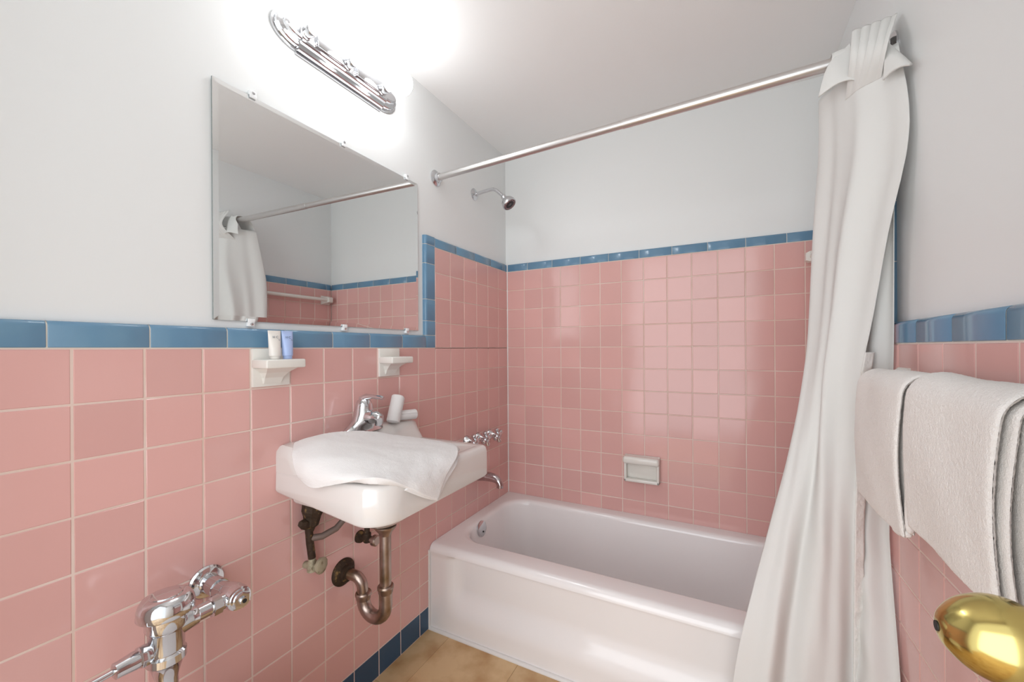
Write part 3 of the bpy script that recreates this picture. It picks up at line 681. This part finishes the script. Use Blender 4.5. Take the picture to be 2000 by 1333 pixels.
b = B(); ribbon(b, drape(1.374, 1.450, -.053, -.296, -.29), .0082, -1.149, -1.396, 40, .0018, 3); fuzz(b.build('outer_layer', [TG], t2))
b = B(); ribbon(b, drape(1.3845, 1.4385, -.063, -.292, -.29), .0068, -1.146, -1.402, 40, .0010, 4); fuzz(b.build('middle_layer', [TG], t2), 2, .0012, .0008)
b = B(); ribbon(b, drape(1.3945, 1.4285, -.0715, -.288, -.285), .0064, -1.150, -1.409, 40, .0008, 5); fuzz(b.build('inner_layer', [TG], t2), 2, .0012, .0008)

# ------------------------------------------------------------------ door with brass knob
b = B(); b.box((1.338, YF+.018, .012), (1.374, -1.545, 2.01), 0, .002)
dr1 = b.build('door_1', [DW], kind='structure')
kn = thing('tmp', '', '', (0, 0, 0)); bpy.data.objects.remove(kn)
b = B(); kc = Vector((1.28, -1.612, Z(-.213)))
kp = [(.026, .0115), (.032, .014), (.042, .0245), (.054, .0285), (.066, .0275), (.078, .022), (.087, .013), (.0902, .006), (.0905, 0)]
b.lathe((1.339, kc.y, kc.z), (-1, 0, 0), [(0, .033), (.003, .033), (.008, .026), (.012, .013)]+[cr(kp, i/48) for i in range(49)], 0, 72)
ko = b.build('door_knob', [BR], dr1, label='polished brass door knob')
b = B(); b.lathe((1.2485, kc.y, kc.z), (-1, 0, 0), [(-.003, .0035), (.0008, .0035), (.001, 0)], 0, 16); b.build('keyhole', [BK], ko)

# ------------------------------------------------------------------ flush valve
fv = thing('flush_valve', 'chrome toilet flush valve mounted low on the left wall', 'flush valve', (0, -1.503, Z(-.556)))
VZ = -.560; vx = .118; vy = -1.626
b = B(); b.lathe((0, -1.503, Z(VZ+.002)), (1, 0, 0), [(0, .037), (.005, .0375), (.009, .034), (.010, .024), (.012, .0205), (.06, .0205)], 0, 40); b.build('flange', [CH], fv)
b = B(); sx_ = vx; sy_ = -1.503
b.lathe((.05, sy_, Z(VZ)), (1, 0, 0), [(0, .0195), (.035, .0200), (.045, .0235), (.062, .0262), (.080, .0262), (.086, .0245), (.090, .0245), (.091, .021), (.096, .021), (.097, .017), (.103, .017), (.104, .008), (.110, .0075), (.110, .005)], 0, 36)
st_ = b.build('stop_body', [CH], fv)
b = B(); b.lathe((.156, sy_, Z(VZ)), (1, 0, 0), [(0, .0045), (.0048, .0045), (.0049, 0)], 0, 14); b.build('screw_socket', [BK], st_)
b = B(); b.lathe((.150, sy_, Z(VZ)), (1, 0, 0), [(0, .0175), (.004, .0175), (.0045, .015)], 0, 6, sm=False); b.build('cap_nut', [CH], st_)
b = B(); b.lathe((vx, sy_-.012, Z(VZ)), (0, -1, 0), [(0, .0175), (.018, .0175)], 0, 28)
b.lathe((vx, sy_-.028, Z(VZ)), (0, -1, 0), [(0, .0185), (.002, .0215), (.018, .0215), (.020, .0185)], 0, 8, sm=False)
b.lathe((vx, sy_-.046, Z(VZ)), (0, -1, 0), [(0, .0155), (.030, .0155)], 0, 28)
b.lathe((vx, sy_-.072, Z(VZ)), (0, -1, 0), [(0, .0175), (.002, .0195), (.014, .0205), (.045, .025)], 0, 28); b.build('coupling', [CH], fv)
b = B(); b.lathe((vx, vy, Z(-.487)), (0, 0, -1), [(0, 0), (.0006, .014), (.002, .028), (.006, .038), (.013, .0425), (.022, .0452), (.036, .0458), (.038, .0445), (.0385, .040)], 0, 48)
cp = b.build('cover_cap', [CH], fv)
b = B(); pts = [(vx+.025*cos(a), vy+.025*sin(a), Z(-.4885)+.0002) for a in [-2.5+4.3*i/26 for i in range(27)]]; b.tube(pts, [.0008]+[.0022]*25+[.0008], 0, 8); b.build('raised_ring', [CH], cp)
b = B(); b.lathe((vx, vy, Z(-.522)), (0, 0, -1), [(0, .034), (.004, .0345), (.028, .033), (.034, .030), (.036, .0285), (.072, .0285), (.078, .027), (.080, .029), (.082, .0315), (.096, .0315), (.099, .028), (.101, .026), (.13, .0185), (.282, .0185)], 0, 40)
b.build('valve_body', [CH], fv)
b = B(); hy = vy-.024; hz = -.588
b.lathe((vx, hy, Z(hz)), (0, -1, 0), [(0, .0165), (.005, .0200), (.018, .0200), (.021, .0165)], 0, 8, sm=False)
b.lathe((vx, hy-.019, Z(hz)), (0, -1, -.02), [(0, .0165), (.006, .0170), (.028, .0145), (.034, .0145), (.035, .0125), (.036, .010)], 0, 28)
hs_ = b.build('handle_socket', [CH], fv)
b = B(); b.tube([(vx, hy-.050, Z(hz)), (vx+.001, hy-.09, Z(hz-.001)), (vx+.001, hy-.13, Z(hz-.003)), (vx+.001, hy-.142, Z(hz-.004))], [.0052, .0056, .0070, .0035], 0, 18); b.build('flush_handle', [CH], hs_)

# toilet under the flush valve (just outside the frame; seen only in reflections)
tt = thing('toilet', 'white porcelain toilet bowl with closed seat under the flush valve', 'toilet', (.36, -1.63, 0))
b = B()
def ov(cx, ax, ay, z, n=40): return [Vector((cx+ax*cos(2*pi*i/n)*(1 if cos(2*pi*i/n) > 0 else .8), vy+ay*sin(2*pi*i/n), z)) for i in range(n)]
b.loops([ov(.27, .15, .10, .0), ov(.27, .145, .095, .03), ov(.28, .13, .085, .12), ov(.30, .17, .12, .22), ov(.33, .22, .155, .30), ov(.34, .235, .17, .335), ov(.34, .235, .17, .345), ov(.34, .20, .13, .346)], 0)
b.box((.005, vy-.09, .0), (.16, vy+.09, .33), 0, .02); b.tube([(vx, vy, .30), (vx, vy, .362)], .024, 0)
b.build('bowl', [PO], tt)
b = B(); b.loops([ov(.34, .235, .172, .3465), ov(.34, .24, .176, .352), ov(.34, .24, .176, .362), ov(.34, .23, .166, .372), ov(.34, .10, .08, .374)], 0); b.build('seat_lid', [PO], tt)
